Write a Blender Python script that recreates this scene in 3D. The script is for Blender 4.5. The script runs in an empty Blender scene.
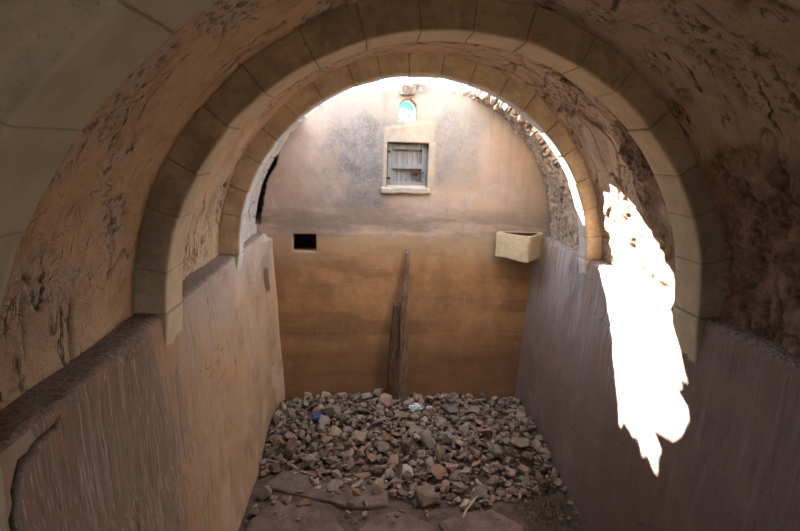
import bpy, bmesh, math, random
from mathutils import Vector, Matrix, noise
random.seed(7)
C = bpy.context.scene.collection
SC = bpy.context.scene
U = 2.0            # metres per arch radius
S0 = 2.8           # springing height above the floor
def W(x, y, z): return Vector((x*U, y*U, z*U+S0))

# ------------------------------------------------------------------ camera
def make_camera():
    p, yw, r = 0.216, 0.062, 0.026
    fw = Vector((math.sin(yw)*math.cos(p), math.cos(yw)*math.cos(p), -math.sin(p)))
    ri = Vector((math.cos(yw), -math.sin(yw), 0)); up = ri.cross(fw)
    c, s = math.cos(r), math.sin(r)
    ri2 = ri*c + up*s; up2 = up*c - ri*s
    M = Matrix((ri2, up2, -fw)).transposed().to_4x4()
    M.translation = W(-0.276, 0, 0.610)
    cam = bpy.data.cameras.new('camera'); o = bpy.data.objects.new('camera', cam)
    o.matrix_world = M; cam.sensor_width = 36; cam.lens = 24; cam.clip_start = 0.02
    C.objects.link(o); SC.camera = o
make_camera()

# ------------------------------------------------------------------ light
SUN_DIR = Vector((-1.16, 1.0, 1.02)).normalized()
SUN_STRENGTH = 11.0
EXPOSURE = 3.15
def make_light():
    l = bpy.data.lights.new('sun', 'SUN'); l.energy = SUN_STRENGTH; l.angle = math.radians(0.53); l.color = (1.0, 0.95, 0.86)
    o = bpy.data.objects.new('sun', l); o.rotation_euler = SUN_DIR.to_track_quat('Z', 'Y').to_euler(); C.objects.link(o)
    w = bpy.data.worlds.new('sky'); SC.world = w; w.use_nodes = True
    nt = w.node_tree; nt.nodes.clear(); L = nt.links.new
    out = nt.nodes.new('ShaderNodeOutputWorld'); bg = nt.nodes.new('ShaderNodeBackground')
    tc = nt.nodes.new('ShaderNodeTexCoord'); sep = nt.nodes.new('ShaderNodeSeparateXYZ'); L(tc.outputs['Generated'], sep.inputs[0])
    rp = nt.nodes.new('ShaderNodeValToRGB'); e = rp.color_ramp.elements
    e[0].position = 0.49; e[0].color = (0.34, 0.28, 0.21, 1)
    e[1].position = 1.0; e[1].color = (0.75, 0.87, 1.05, 1)
    n = e.new(0.502); n.color = (0.04, 0.12, 0.20, 1)
    n = e.new(0.545); n.color = (0.04, 0.12, 0.20, 1)
    n = e.new(0.60); n.color = (0.60, 0.68, 0.78, 1)
    ma = nt.nodes.new('ShaderNodeMath'); ma.operation = 'MULTIPLY_ADD'; ma.inputs[1].default_value = .5; ma.inputs[2].default_value = .5
    L(sep.outputs[2], ma.inputs[0]); L(ma.outputs[0], rp.inputs[0])
    no = nt.nodes.new('ShaderNodeTexNoise'); no.inputs['Scale'].default_value = 26; no.inputs['Detail'].default_value = 5
    L(tc.outputs['Generated'], no.inputs['Vector'])
    cr = nt.nodes.new('ShaderNodeValToRGB'); cr.color_ramp.elements[0].position = 0.47; cr.color_ramp.elements[1].position = 0.66
    up = nt.nodes.new('ShaderNodeMapRange'); up.inputs[1].default_value = 0.0; up.inputs[2].default_value = 0.03; L(sep.outputs[2], up.inputs[0])
    mu = nt.nodes.new('ShaderNodeMath'); mu.operation = 'MULTIPLY'; L(no.outputs[0], mu.inputs[0]); L(up.outputs[0], mu.inputs[1]); L(mu.outputs[0], cr.inputs[0])
    mx = nt.nodes.new('ShaderNodeMix'); mx.data_type = 'RGBA'; L(cr.outputs[0], mx.inputs[0]); L(rp.outputs[0], mx.inputs[6]); mx.inputs[7].default_value = (0.55, 0.58, 0.62, 1)
    L(mx.outputs[2], bg.inputs[0]); bg.inputs[1].default_value = 1.2; L(bg.outputs[0], out.inputs[0])
    v = SC.view_settings; v.view_transform = 'Standard'; v.look = 'None'; v.exposure = EXPOSURE; v.gamma = 1; v.use_curve_mapping = False
    SC.cycles.max_bounces = 10; SC.cycles.diffuse_bounces = 8; SC.cycles.use_denoising = True
make_light()

# ------------------------------------------------------------------ node helper
class NB:
    def __init__(s, name, rough=0.95):
        s.m = bpy.data.materials.new(name); s.m.use_nodes = True; s.nt = s.m.node_tree; s.n = s.nt.nodes; s.L = s.nt.links.new
        s.b = s.n['Principled BSDF']; s.b.inputs['Roughness'].default_value = rough; s.b.inputs['Specular IOR Level'].default_value = 0.15
        s.geo = s.n.new('ShaderNodeNewGeometry'); s.pos = s.geo.outputs['Position']
        s.tc = s.n.new('ShaderNodeTexCoord')
    def put(s, sock, v):
        if isinstance(v, (int, float)): sock.default_value = v
        elif isinstance(v, tuple): sock.default_value = (*v, 1) if len(v) == 3 and sock.type == 'RGBA' else v
        else: s.L(v, sock)
    def math(s, op, a, b=0.0, c=0.0):
        n = s.n.new('ShaderNodeMath'); n.operation = op
        s.put(n.inputs[0], a); s.put(n.inputs[1], b); s.put(n.inputs[2], c); return n.outputs[0]
    def mul(s, a, b): return s.math('MULTIPLY', a, b)
    def add(s, a, b): return s.math('ADD', a, b)
    def sub(s, a, b): return s.math('SUBTRACT', a, b)
    def mapv(s, scale=(1, 1, 1), loc=(0, 0, 0), src=None):
        n = s.n.new('ShaderNodeMapping'); n.inputs['Scale'].default_value = scale; n.inputs['Location'].default_value = loc
        s.L(src or s.pos, n.inputs[0]); return n.outputs[0]
    def noise(s, scale, detail=4, rough=0.6, sc=(1, 1, 1), loc=(0, 0, 0), dist=0.0, src=None):
        n = s.n.new('ShaderNodeTexNoise'); n.inputs['Scale'].default_value = scale; n.inputs['Detail'].default_value = detail
        n.inputs['Roughness'].default_value = rough; n.inputs['Distortion'].default_value = dist
        s.L(s.mapv(sc, loc, src), n.inputs['Vector']); return n.outputs[0]
    def voro(s, scale, sc=(1, 1, 1), feature='DISTANCE_TO_EDGE', warp=0.0, wscale=3.0, loc=(0, 0, 0)):
        n = s.n.new('ShaderNodeTexVoronoi'); n.feature = feature; n.inputs['Scale'].default_value = scale
        v = s.mapv(sc, loc)
        if warp:
            w = s.n.new('ShaderNodeTexNoise'); w.inputs['Scale'].default_value = wscale; w.inputs['Detail'].default_value = 5; s.L(s.pos, w.inputs['Vector'])
            k = s.n.new('ShaderNodeVectorMath'); k.operation = 'SCALE'; k.inputs['Scale'].default_value = warp; s.L(w.outputs[1], k.inputs[0])
            a = s.n.new('ShaderNodeVectorMath'); a.operation = 'ADD'; s.L(v, a.inputs[0]); s.L(k.outputs[0], a.inputs[1]); v = a.outputs[0]
        s.L(v, n.inputs['Vector']); return n.outputs[0]
    def step(s, v, lo, hi, inv=False):
        n = s.n.new('ShaderNodeMapRange'); n.interpolation_type = 'SMOOTHSTEP'; s.put(n.inputs[0], v)
        n.inputs[1].default_value = lo; n.inputs[2].default_value = hi
        n.inputs[3].default_value, n.inputs[4].default_value = (1, 0) if inv else (0, 1); return n.outputs[0]
    def mix(s, f, a, b, mode='MIX'):
        n = s.n.new('ShaderNodeMix'); n.data_type = 'RGBA'; n.blend_type = mode; n.clamp_factor = True
        s.put(n.inputs[0], f); s.put(n.inputs[6], a); s.put(n.inputs[7], b); return n.outputs[2]
    def attr(s, name):
        n = s.n.new('ShaderNodeAttribute'); n.attribute_name = name; return n.outputs['Fac']
    def xyz(s):
        n = s.n.new('ShaderNodeSeparateXYZ'); s.L(s.pos, n.inputs[0]); return n.outputs
    def done(s, col, h=None, strength=0.6, dist=0.02):
        s.put(s.b.inputs['Base Color'], col)
        if h is not None:
            b = s.n.new('ShaderNodeBump'); b.inputs['Strength'].default_value = strength; b.inputs['Distance'].default_value = dist
            s.L(h, b.inputs['Height']); s.L(b.outputs[0], s.b.inputs['Normal'])
        return s.m

# ------------------------------------------------------------------ materials
def mat_vault():
    k = NB('vault_plaster'); X, Y, Z = k.xyz()
    va = k.n.new('ShaderNodeAttribute'); va.attribute_name = 'vuv'; uv = va.outputs['Vector']
    big = k.step(k.noise(0.9, 4, .6), .35, .65); mid = k.noise(3.2, 6, .7, loc=(1, 5, 2)); fine = k.noise(11, 7, .75)
    grain = k.noise(1, 6, .7, sc=(3.0, 11, 1), src=uv)
    c = k.mix(big, (.68, .475, .30), (.60, .435, .29))
    c = k.mix(k.mul(k.step(mid, .40, .68), .8), c, (.48, .325, .20))
    c = k.mix(k.mul(k.step(fine, .45, .70), .6), c, (.70, .54, .38))
    right = k.step(X, -.4, 1.4)
    cr = k.mix(big, (.62, .475, .365), (.52, .395, .305)); cr = k.mix(k.mul(k.step(fine, .45, .7), .6), cr, (.66, .52, .41)); cr = k.mix(k.step(mid, .45, .7), cr, (.40, .28, .20))
    c = k.mix(k.mul(right, .9), c, cr)
    flake = k.attr('flake'); rough = k.attr('rough'); crack = k.attr('crack')
    pale = k.mul(flake, k.step(k.noise(6, 6, .75, loc=(3, 1, 2)), .40, .56))
    c = k.mix(k.mul(k.mul(pale, k.sub(1.0, k.mul(right, .7))), .8), c, (.55, .48, .41))
    c = k.mix(k.mul(flake, k.mul(k.step(k.noise(18, 5, .7), .5, .6), .8)), c, (.22, .13, .08))
    c = k.mix(k.attr('white'), c, k.mix(k.step(fine, .4, .65), (.60, .555, .51), (.48, .42, .37)))
    rc = k.mix(k.step(k.noise(15, 6, .75), .38, .6), (.13, .08, .05), (.33, .22, .15))
    rc = k.mix(k.step(k.noise(3, 4, .6, loc=(5, 5, 1)), .47, .65), rc, (.40, .26, .17))
    rc = k.mix(k.step(Y, 6.2, 6.3), rc, k.mix(k.step(k.noise(15, 6, .75), .36, .58), (.27, .18, .13), (.50, .40, .33)))
    c = k.mix(rough, c, rc)
    def slit(sc, w, mscale, lo, hi, loc):
        n = k.noise(1, 5, .55, sc=sc, loc=loc, src=uv)
        return k.mul(k.step(k.math('ABSOLUTE', k.sub(n, .5)), 0.0, w, True), k.step(k.noise(mscale, 3, .55, loc=loc), lo, hi))
    hair = k.math('MAXIMUM', slit((.9, 3.6, 1), .015, 1.7, .53, .64, (2, 1, 0)), slit((1.6, 5.0, 1), .018, 2.3, .55, .66, (7, 3, 0)))
    crz = k.step(k.voro(9, warp=.12, wscale=6), .0, .035, True)
    hair2 = k.mul(crz, k.step(k.noise(1.5, 4, .6, loc=(4, 4, 4)), .57, .66))
    pits = k.mul(k.step(k.noise(1, 3, .6, sc=(5, 13, 1), src=uv), .70, .74), .9)
    dark = k.math('MAXIMUM', k.math('MAXIMUM', k.mul(hair, .9), k.mul(hair2, .55)), pits)
    dark = k.mul(dark, k.sub(1.0, k.mul(k.attr('white'), .8)))
    c = k.mix(k.mul(dark, k.sub(1.0, k.mul(rough, .6))), c, (.075, .043, .028))
    c = k.mix(k.mul(crack, .8), c, (.075, .042, .028))
    h = k.add(k.add(k.mul(mid, .5), k.add(k.mul(k.noise(16, 8, .72), .7), k.mul(grain, .45))), k.sub(k.mul(k.noise(60, 4, .6), .2), k.mul(dark, .7)))
    return k.done(c, h, 1.0, .05)
def mat_side(name, right):
    k = NB(name); X, Y, Z = k.xyz()
    st = k.noise(1, 6, .68, sc=(11, 11, .5)); st2 = k.noise(1, 6, .72, sc=(44, 44, 1.8), loc=(4, 2, 7)); st3 = k.noise(1, 6, .75, sc=(95, 95, 1.0), loc=(1, 9, 3))
    blot = k.noise(1.5, 6, .65); fine = k.noise(12, 6, .7); wide = k.noise(1, 4, .6, sc=(2.2, 2.2, .7), loc=(7, 1, 2))
    if right:
        c = k.mix(k.step(blot, .35, .65), (.267, .194, .163), (.198, .142, .125))
        c = k.mix(k.mul(k.step(fine, .45, .7), .5), c, (.310, .232, .202))
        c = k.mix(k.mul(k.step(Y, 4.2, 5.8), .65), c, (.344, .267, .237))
        c = k.mix(k.mul(k.step(st, .5, .68), .5), c, (.327, .297, .297))
        c = k.mix(k.mul(k.step(st2, .53, .66), .6), c, (.112, .082, .073))
        c = k.mix(k.mul(k.mul(k.step(st3, .55, .68), k.step(blot, .42, .6)), .6), c, (.396, .361, .353))
        c = k.mix(k.mul(k.step(wide, .54, .70), .5), c, (.275, .142, .095))
        c = k.mix(k.mul(k.mul(k.step(Z, .7, 2.5, True), k.step(blot, .15, .5)), .8), c, (.155, .099, .079))
        c = k.mix(k.mul(k.mul(k.step(st, .46, .6), k.step(Z, 1.4, 2.6)), k.mul(k.step(Y, 4.6, 5.3), .7)), c, (.378, .378, .413))
        c = k.mix(k.mul(k.mul(k.step(blot, .52, .66), k.step(Y, 4.4, 5.2)), k.mul(k.step(Z, 1.2, 2.2), .4)), c, (.138, .125, .146))
        lc = (.344, .301, .284)
    else:
        c = k.mix(k.step(blot, .35, .65), (.47, .315, .185), (.39, .255, .155))
        c = k.mix(k.mul(k.step(fine, .45, .7), .5), c, (.50, .37, .245))
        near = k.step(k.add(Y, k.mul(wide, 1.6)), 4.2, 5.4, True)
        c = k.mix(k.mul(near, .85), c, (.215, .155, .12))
        up = k.mul(k.step(k.add(Z, k.mul(blot, .9)), 2.4, 3.1), k.step(Y, 3.3, 4.3)); c = k.mix(k.mul(up, .8), c, (.43, .35, .31))
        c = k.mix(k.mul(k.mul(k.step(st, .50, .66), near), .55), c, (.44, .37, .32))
        c = k.mix(k.mul(k.mul(k.step(st3, .54, .64), k.step(Y, 3.8, 6.0, True)), .75), c, (.60, .52, .44))
        c = k.mix(k.mul(k.mul(k.step(st2, .53, .64), k.step(Y, 4.2, 6.4, True)), .7), c, (.12, .082, .062))
        c = k.mix(k.mul(k.step(wide, .55, .68), .6), c, (.46, .25, .12))
        c = k.mix(k.mul(k.mul(k.step(k.noise(2.2, 6, .7, loc=(8, 2, 6)), .50, .64), k.step(Y, 4.0, 5.2)), .55), c, (.29, .195, .125))
        c = k.mix(k.mul(k.mul(k.step(k.noise(1.1, 6, .7, sc=(1, 1, .6), loc=(2, 7, 3)), .52, .62), k.step(Y, 4.0, 5.2)), .6), c, (.56, .42, .30))
        spot = k.mul(k.step(k.noise(1, 3, .6, sc=(16, 16, 3.2), loc=(2, 3, 1)), .65, .71), k.step(k.noise(1, 2, .5, sc=(1, 1, 2)), .47, .57)); c = k.mix(k.mul(spot, .85), c, (.10, .065, .045))
        c = k.mix(k.mul(k.mul(k.step(blot, .5, .64), k.step(Y, 6.2, 7.2)), .45), c, (.25, .155, .09))
        slot = k.mul(k.mul(k.step(Y, 7.40, 7.43), k.step(Y, 7.52, 7.56, True)), k.mul(k.step(k.add(Z, k.mul(fine, .1)), 1.98, 2.06), k.step(k.add(Z, k.mul(fine, .1)), 2.33, 2.40, True))); c = k.mix(k.mul(slot, .85), c, (.10, .07, .05))
        lc = (.26, .20, .16)
    # thin old scratches and cracks
    line = k.mul(k.step(k.math('ABSOLUTE', k.sub(k.noise(1, 4, .5, sc=(.5, .5, 1.3), loc=(3, 3, 8)), .5)), 0.0, .006, True), k.step(k.noise(1.2, 3, .5, loc=(6, 6, 6)), .56, .64))
    c = k.mix(k.mul(line, .3), c, (.10, .07, .055))
    led = k.mul(k.step(k.add(Z, k.mul(fine, .05)), 2.77, 2.82), k.step(Y, 7.0, 5.4)); ln = k.noise(34, 5, .75)
    led = k.step(k.add(Z, k.mul(fine, .05)), 2.775, 2.815)
    c = k.mix(k.mul(led, .85), c, k.mix(k.step(ln, .38, .58), (.11, .08, .065), lc))
    c = k.mix(k.attr('smooth'), c, (.38, .30, .22))
    c = k.mix(k.attr('crack'), c, (.03, .02, .015))
    h = k.add(k.add(k.mul(k.noise(8, 7, .72), .5), k.mul(led, k.mul(ln, .8))), k.sub(k.add(k.mul(st2, .22), k.add(k.mul(st3, .2), k.mul(k.noise(50, 3, .6), .12))), k.mul(line, .3)))
    return k.done(c, h, .7, .028)
def mat_back():
    k = NB('back_wall_plaster'); X, Y, Z = k.xyz()
    blot = k.noise(1.7, 6, .65); fine = k.noise(9, 7, .72); grain = k.noise(26, 6, .75); st = k.noise(1, 6, .68, sc=(7, 7, .7)); hz = k.noise(1, 5, .62, sc=(.8, 1, 4.2), loc=(2, 0, 5))
    sq = k.noise(1, 5, .6, sc=(1.4, 1, 1.1), loc=(5, 2, 8))
    lo = k.mix(k.step(blot, .35, .65), (.454, .256, .118), (.336, .176, .084))
    lo = k.mix(k.mul(k.step(fine, .45, .68), .5), lo, (.470, .315, .176))
    lo = k.mix(k.mul(k.step(sq, .46, .62), .75), lo, (.277, .151, .076))
    lo = k.mix(k.mul(k.step(hz, .50, .64), .6), lo, (.227, .126, .067))
    band = k.step(k.add(Z, k.mul(sq, .7)), 1.25, 1.5, True); lo = k.mix(k.mul(band, .6), lo, (.210, .113, .063))
    ln = k.mul(k.step(k.math('ABSOLUTE', k.sub(k.add(Z, k.mul(hz, .3)), 1.45)), .008, .03, True), k.step(blot, .4, .55)); lo = k.mix(k.mul(ln, .3), lo, (.151, .084, .050))
    rt = k.mul(k.step(X, 1.0, 1.8), k.step(Z, 2.9, 2.2, True)); lo = k.mix(k.mul(k.mul(rt, k.step(blot, .2, .45)), .85), lo, (.168, .113, .076))
    drip = k.mul(k.step(k.noise(1, 4, .6, sc=(22, 5, 1.3)), .66, .72), k.step(sq, .45, .6)); lo = k.mix(k.mul(drip, .5), lo, (.521, .395, .269))
    fade = k.step(k.add(Z, k.mul(blot, .5)), 2.45, 2.95); lo = k.mix(k.mul(fade, .6), lo, (.462, .344, .227))
    u = k.mix(k.step(blot, .3, .62), (.445, .344, .290), (.395, .290, .239))
    u = k.mix(k.mul(k.step(k.noise(1.3, 5, .65, loc=(4, 4, 9)), .48, .64), .6), u, (.437, .302, .210))
    u = k.mix(k.mul(k.step(fine, .5, .68), .5), u, (.487, .395, .336))
    wob = k.mul(k.sub(blot, .5), 1.1); xw = k.add(X, wob)
    gz = k.mul(k.mul(k.step(xw, -1.5, -.75), k.step(xw, -.35, .15, True)), k.mul(k.step(Z, 2.95, 3.25), k.step(k.add(Z, k.mul(st, .6)), 4.5, 5.2, True)))
    gz2 = k.mul(k.mul(k.mul(k.step(xw, .3, .5), k.step(xw, .75, 1.15, True)), k.step(Z, 3.3, 3.8)), .8)
    g = k.math('MAXIMUM', gz, gz2)
    spk = k.step(k.add(k.mul(fine, .5), k.mul(grain, .55)), .44, .62)
    u = k.mix(k.mul(g, k.add(.55, k.mul(spk, .45))), u, (.185, .175, .178))
    u = k.mix(k.mul(k.mul(g, k.step(k.add(k.mul(k.noise(3.2, 7, .75, loc=(6, 1, 4)), .7), k.mul(grain, .35)), .52, .62)), .6), u, (.115, .11, .115))
    u = k.mix(k.mul(k.mul(g, k.step(grain, .56, .68)), .5), u, (.395, .361, .353))
    u = k.mix(k.mul(k.mul(k.step(xw, .3, .8), k.step(st, .48, .62)), .45), u, (.302, .252, .193))
    u = k.mix(k.mul(k.mul(k.step(Z, 2.95, 3.35, True), k.step(hz, .42, .58)), .75), u, (.227, .168, .134))
    top = k.step(k.add(Z, k.mul(st, .5)), 4.5, 4.95); u = k.mix(k.mul(top, .75), u, (.328, .290, .252))
    u = k.mix(k.mul(k.mul(top, k.step(st, .5, .62)), .6), u, (.252, .218, .168))
    c = k.mix(k.step(k.add(Z, k.add(k.mul(fine, .2), k.mul(k.noise(1, 5, .6, sc=(1.6, 1, 3)), .3))), 2.96, 3.06), lo, u)
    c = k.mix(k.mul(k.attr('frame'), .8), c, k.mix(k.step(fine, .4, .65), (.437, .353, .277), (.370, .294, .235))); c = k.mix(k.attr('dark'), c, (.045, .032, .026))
    h = k.add(k.mul(k.noise(7, 8, .72), .6), k.add(k.mul(grain, .2), k.mul(k.noise(60, 4, .6), .1)))
    return k.done(c, h, .6, .02)
def mat_arch(name, a, b, soff):
    k = NB(name)
    v = k.attr('block'); j = k.attr('joint')
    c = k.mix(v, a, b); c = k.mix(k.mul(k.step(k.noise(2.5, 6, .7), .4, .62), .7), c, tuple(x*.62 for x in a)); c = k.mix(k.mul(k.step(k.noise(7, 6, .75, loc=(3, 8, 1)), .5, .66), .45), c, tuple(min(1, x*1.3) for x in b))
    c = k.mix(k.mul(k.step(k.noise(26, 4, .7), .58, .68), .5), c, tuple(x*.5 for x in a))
    c = k.mix(k.attr('soffit'), c, k.mix(k.step(k.noise(5, 5, .65), .35, .65), soff, tuple(x*.85 for x in soff))); c = k.mix(k.mul(j, .45), c, (.14, .095, .06))  # paler soffit colour: light falling on the underside is painted in
    h = k.add(k.mul(k.noise(14, 6, .7), .4), k.mul(k.noise(70, 3, .6), .15))
    return k.done(c, h, .4, .015)
def mat_stone():
    k = NB('rubble_stone'); oi = k.n.new('ShaderNodeObjectInfo')
    c = k.mix(k.step(k.noise(14, 5, .7, src=k.tc.outputs['Object']), .35, .7), oi.outputs['Color'], k.mix(.45, oi.outputs['Color'], (.14, .095, .065)))
    c = k.mix(k.mul(k.step(k.noise(5, 4, .7, src=k.tc.outputs['Object']), .55, .7), .4), c, (.40, .33, .27))
    h = k.noise(22, 6, .7, src=k.tc.outputs['Object']); return k.done(c, h, .7, .02)
def mat_simple(name, a, b, scale=8, sc=(1, 1, 1), bump=.5, rough=.95, dist=.015):
    k = NB(name, rough); n = k.noise(scale, 6, .7, sc=sc)
    c = k.mix(k.step(n, .35, .65), a, b); return k.done(c, n, bump, dist)
M_VAULT = mat_vault(); M_LEFT = mat_side('left_wall_plaster', False); M_RIGHT = mat_side('right_wall_plaster', True); M_BACK = mat_back()
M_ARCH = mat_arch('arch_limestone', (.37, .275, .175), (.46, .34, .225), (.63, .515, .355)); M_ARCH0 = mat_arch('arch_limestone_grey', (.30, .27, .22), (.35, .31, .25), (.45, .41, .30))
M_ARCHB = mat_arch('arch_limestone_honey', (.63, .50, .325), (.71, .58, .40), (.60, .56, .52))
M_STONE = mat_stone()
M_SOIL = mat_simple('soil', (.08, .055, .042), (.14, .098, .074), 9, bump=.8)
def mat_dust():
    k = NB('gravel'); t = k.attr('tone'); n = k.noise(25, 5, .7)
    d = k.mix(k.step(n, .35, .65), (.076, .050, .038), (.134, .092, .067))
    c = k.mix(k.step(t, .15, .5), (.252, .164, .118), k.mix(k.step(t, .45, .6), (.277, .197, .139), k.mix(k.step(t, .7, .8), (.185, .147, .126), (.361, .286, .223))))
    return k.done(k.mix(k.step(t, .02, .08), d, k.mix(k.mul(n, .5), c, d)), n, .8, .015)
M_DUST = mat_dust()
M_SLAB = mat_simple('floor_slab_stone', (.125, .085, .065), (.20, .14, .11), 5, bump=.9)
M_CORE = mat_simple('rubble_masonry', (.38, .28, .21), (.56, .47, .39), 9, bump=.9, dist=.03)
M_BASIN = mat_simple('basin_limestone', (.60, .49, .34), (.50, .39, .25), 12, bump=.5)
M_WOOD = mat_simple('weathered_wood', (.13, .08, .052), (.27, .175, .12), 7, (6, 6, .6), 1.0, dist=.025)
M_SILL = mat_simple('pale_sill_stone', (.33, .28, .23), (.44, .39, .34), 12, bump=.7)
M_BROKEN = mat_simple('broken_dark_stone', (.15, .11, .085), (.30, .24, .19), 9, bump=1.0, dist=.03)
M_WOOD2 = mat_simple('dark_weathered_wood', (.06, .036, .025), (.16, .095, .065), 7, (6, 6, .8), 1.0, dist=.03)
M_GREY = mat_simple('grey_shutter_wood', (.19, .20, .21), (.26, .265, .27), 5, (6, 6, .5), .5)
M_GREY2 = mat_simple('grey_plank_wood', (.20, .195, .195), (.29, .28, .275), 5, (7, 7, .45), .6)
M_IRON = mat_simple('rusty_iron', (.045, .022, .016), (.08, .04, .028), 20, rough=.7)
M_SHADE = mat_simple('recess_shade_stone', (.05, .035, .028), (.09, .06, .045), 8)  # stone with the shade of deep recesses put into its colour
M_WEED = mat_simple('dry_weed', (.05, .045, .025), (.10, .075, .045), 15)
M_BLUE = mat_simple('blue_plastic', (.05, .08, .22), (.08, .12, .30), 10, rough=.5)
M_WHITE = mat_simple('pale_plastic', (.42, .50, .56), (.65, .68, .68), 10, rough=.5)

# ------------------------------------------------------------------ mesh helpers
def link(name, me, mat, parent=None, smooth=True):
    o = bpy.data.objects.new(name, me); C.objects.link(o)
    if mat: me.materials.append(mat)
    if smooth:
        for p in me.polygons: p.use_smooth = True
    if parent: o.parent = parent
    return o
def mesh(name, V, F, mat, parent=None, smooth=True, attrs=None):
    me = bpy.data.meshes.new(name); me.from_pydata([tuple(v) for v in V], [], F); me.update()
    for an, vals in (attrs or {}).items():
        a = me.attributes.new(an, 'FLOAT', 'POINT'); a.data.foreach_set('value', vals)
    return link(name, me, mat, parent, smooth)
def tag(o, label, cat, group=None, kind=None):
    o['label'] = label; o['category'] = cat
    if group: o['group'] = group
    if kind: o['kind'] = kind
    return o
def struct(o): o['kind'] = 'structure'; return o
def empty(name, loc, rz=0):
    o = bpy.data.objects.new(name, None); o.location = loc; o.rotation_euler = (0, 0, rz); o.empty_display_size = .1; C.objects.link(o); return o
def nvec(v): return Vector((noise.noise(v+Vector((31.7, 5.3, 9.1))), noise.noise(v+Vector((2.9, 47.1, 17.3))), noise.noise(v+Vector((13.3, 71.9, 53.7)))))
def fb(v, oct=4): return noise.fractal(v, 1.0, 2.0, oct)         # about -1..1
def ss(a, b, x):
    t = max(0, min(1, (x-a)/(b-a))); return t*t*(3-2*t)
def frange(a, b, n): return [a+(b-a)*i/n for i in range(n+1)]
def bm_obj(name, bm, mat, parent=None, smooth=False):
    me = bpy.data.meshes.new(name); bm.to_mesh(me); bm.free(); return link(name, me, mat, parent, smooth)
def rough_box(name, dims, mat, parent=None, loc=(0, 0, 0), bev=.008, cuts=0, amp=0.0, freq=6, seed=0, fn=None, rot=(0, 0, 0)):
    bm = bmesh.new(); bmesh.ops.create_cube(bm, size=1)
    for v in bm.verts: v.co = Vector((v.co.x*dims[0], v.co.y*dims[1], v.co.z*dims[2]))
    if bev: bmesh.ops.bevel(bm, geom=list(bm.edges), offset=bev, segments=2, affect='EDGES', profile=.6)
    if cuts: bmesh.ops.subdivide_edges(bm, edges=[e for e in bm.edges if e.calc_length() > .04], cuts=cuts, use_grid_fill=True)
    for v in bm.verts:
        if amp: v.co += nvec(v.co*freq+Vector((seed*7.3, seed, 1)))*amp
        if fn: v.co = fn(v.co)
    o = bm_obj(name, bm, mat, parent); o.location = loc; o.rotation_euler = rot; return o

# ------------------------------------------------------------------ structure: vault
Y_FRONT, Y_BACK = -0.55, 3.85
RV = 1.11
LEFT_EDGE = [(3.0, 117), (3.12, 119), (3.19, 120.8), (3.25, 123), (3.38, 127.6), (3.45, 130), (3.47, 134.2), (3.51, 133.9), (3.6, 134.2), (3.73, 134), (3.79, 132.5), (3.9, 132)]
def left_edge(y):
    for (a, p), (b, q) in zip(LEFT_EDGE, LEFT_EDGE[1:]):
        if y <= b: return p+(q-p)*(y-a)/(b-a)
    return 132
def hole(y, th):
    # collapsed crown of the last bay; y in radii, th in degrees from the right springing
    j = 2.6*fb(Vector((y*9, th*.12, 3)), 3); jy = .028*fb(Vector((y*7, th*.16, 8)), 3)
    if y < 3.11: return False
    if th > 90: return th < left_edge(y) + j*.22
    # right remnant: full width up to about 18 degrees, then a strip along the back wall
    edge = 3.11 + .40*ss(17, 34, th) + .02*ss(34, 50, th) + .20*ss(50, 62, th) + .35*ss(62, 72, th)
    return th > 15 and y > 3.11 and y < edge + jy*1.4
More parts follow.
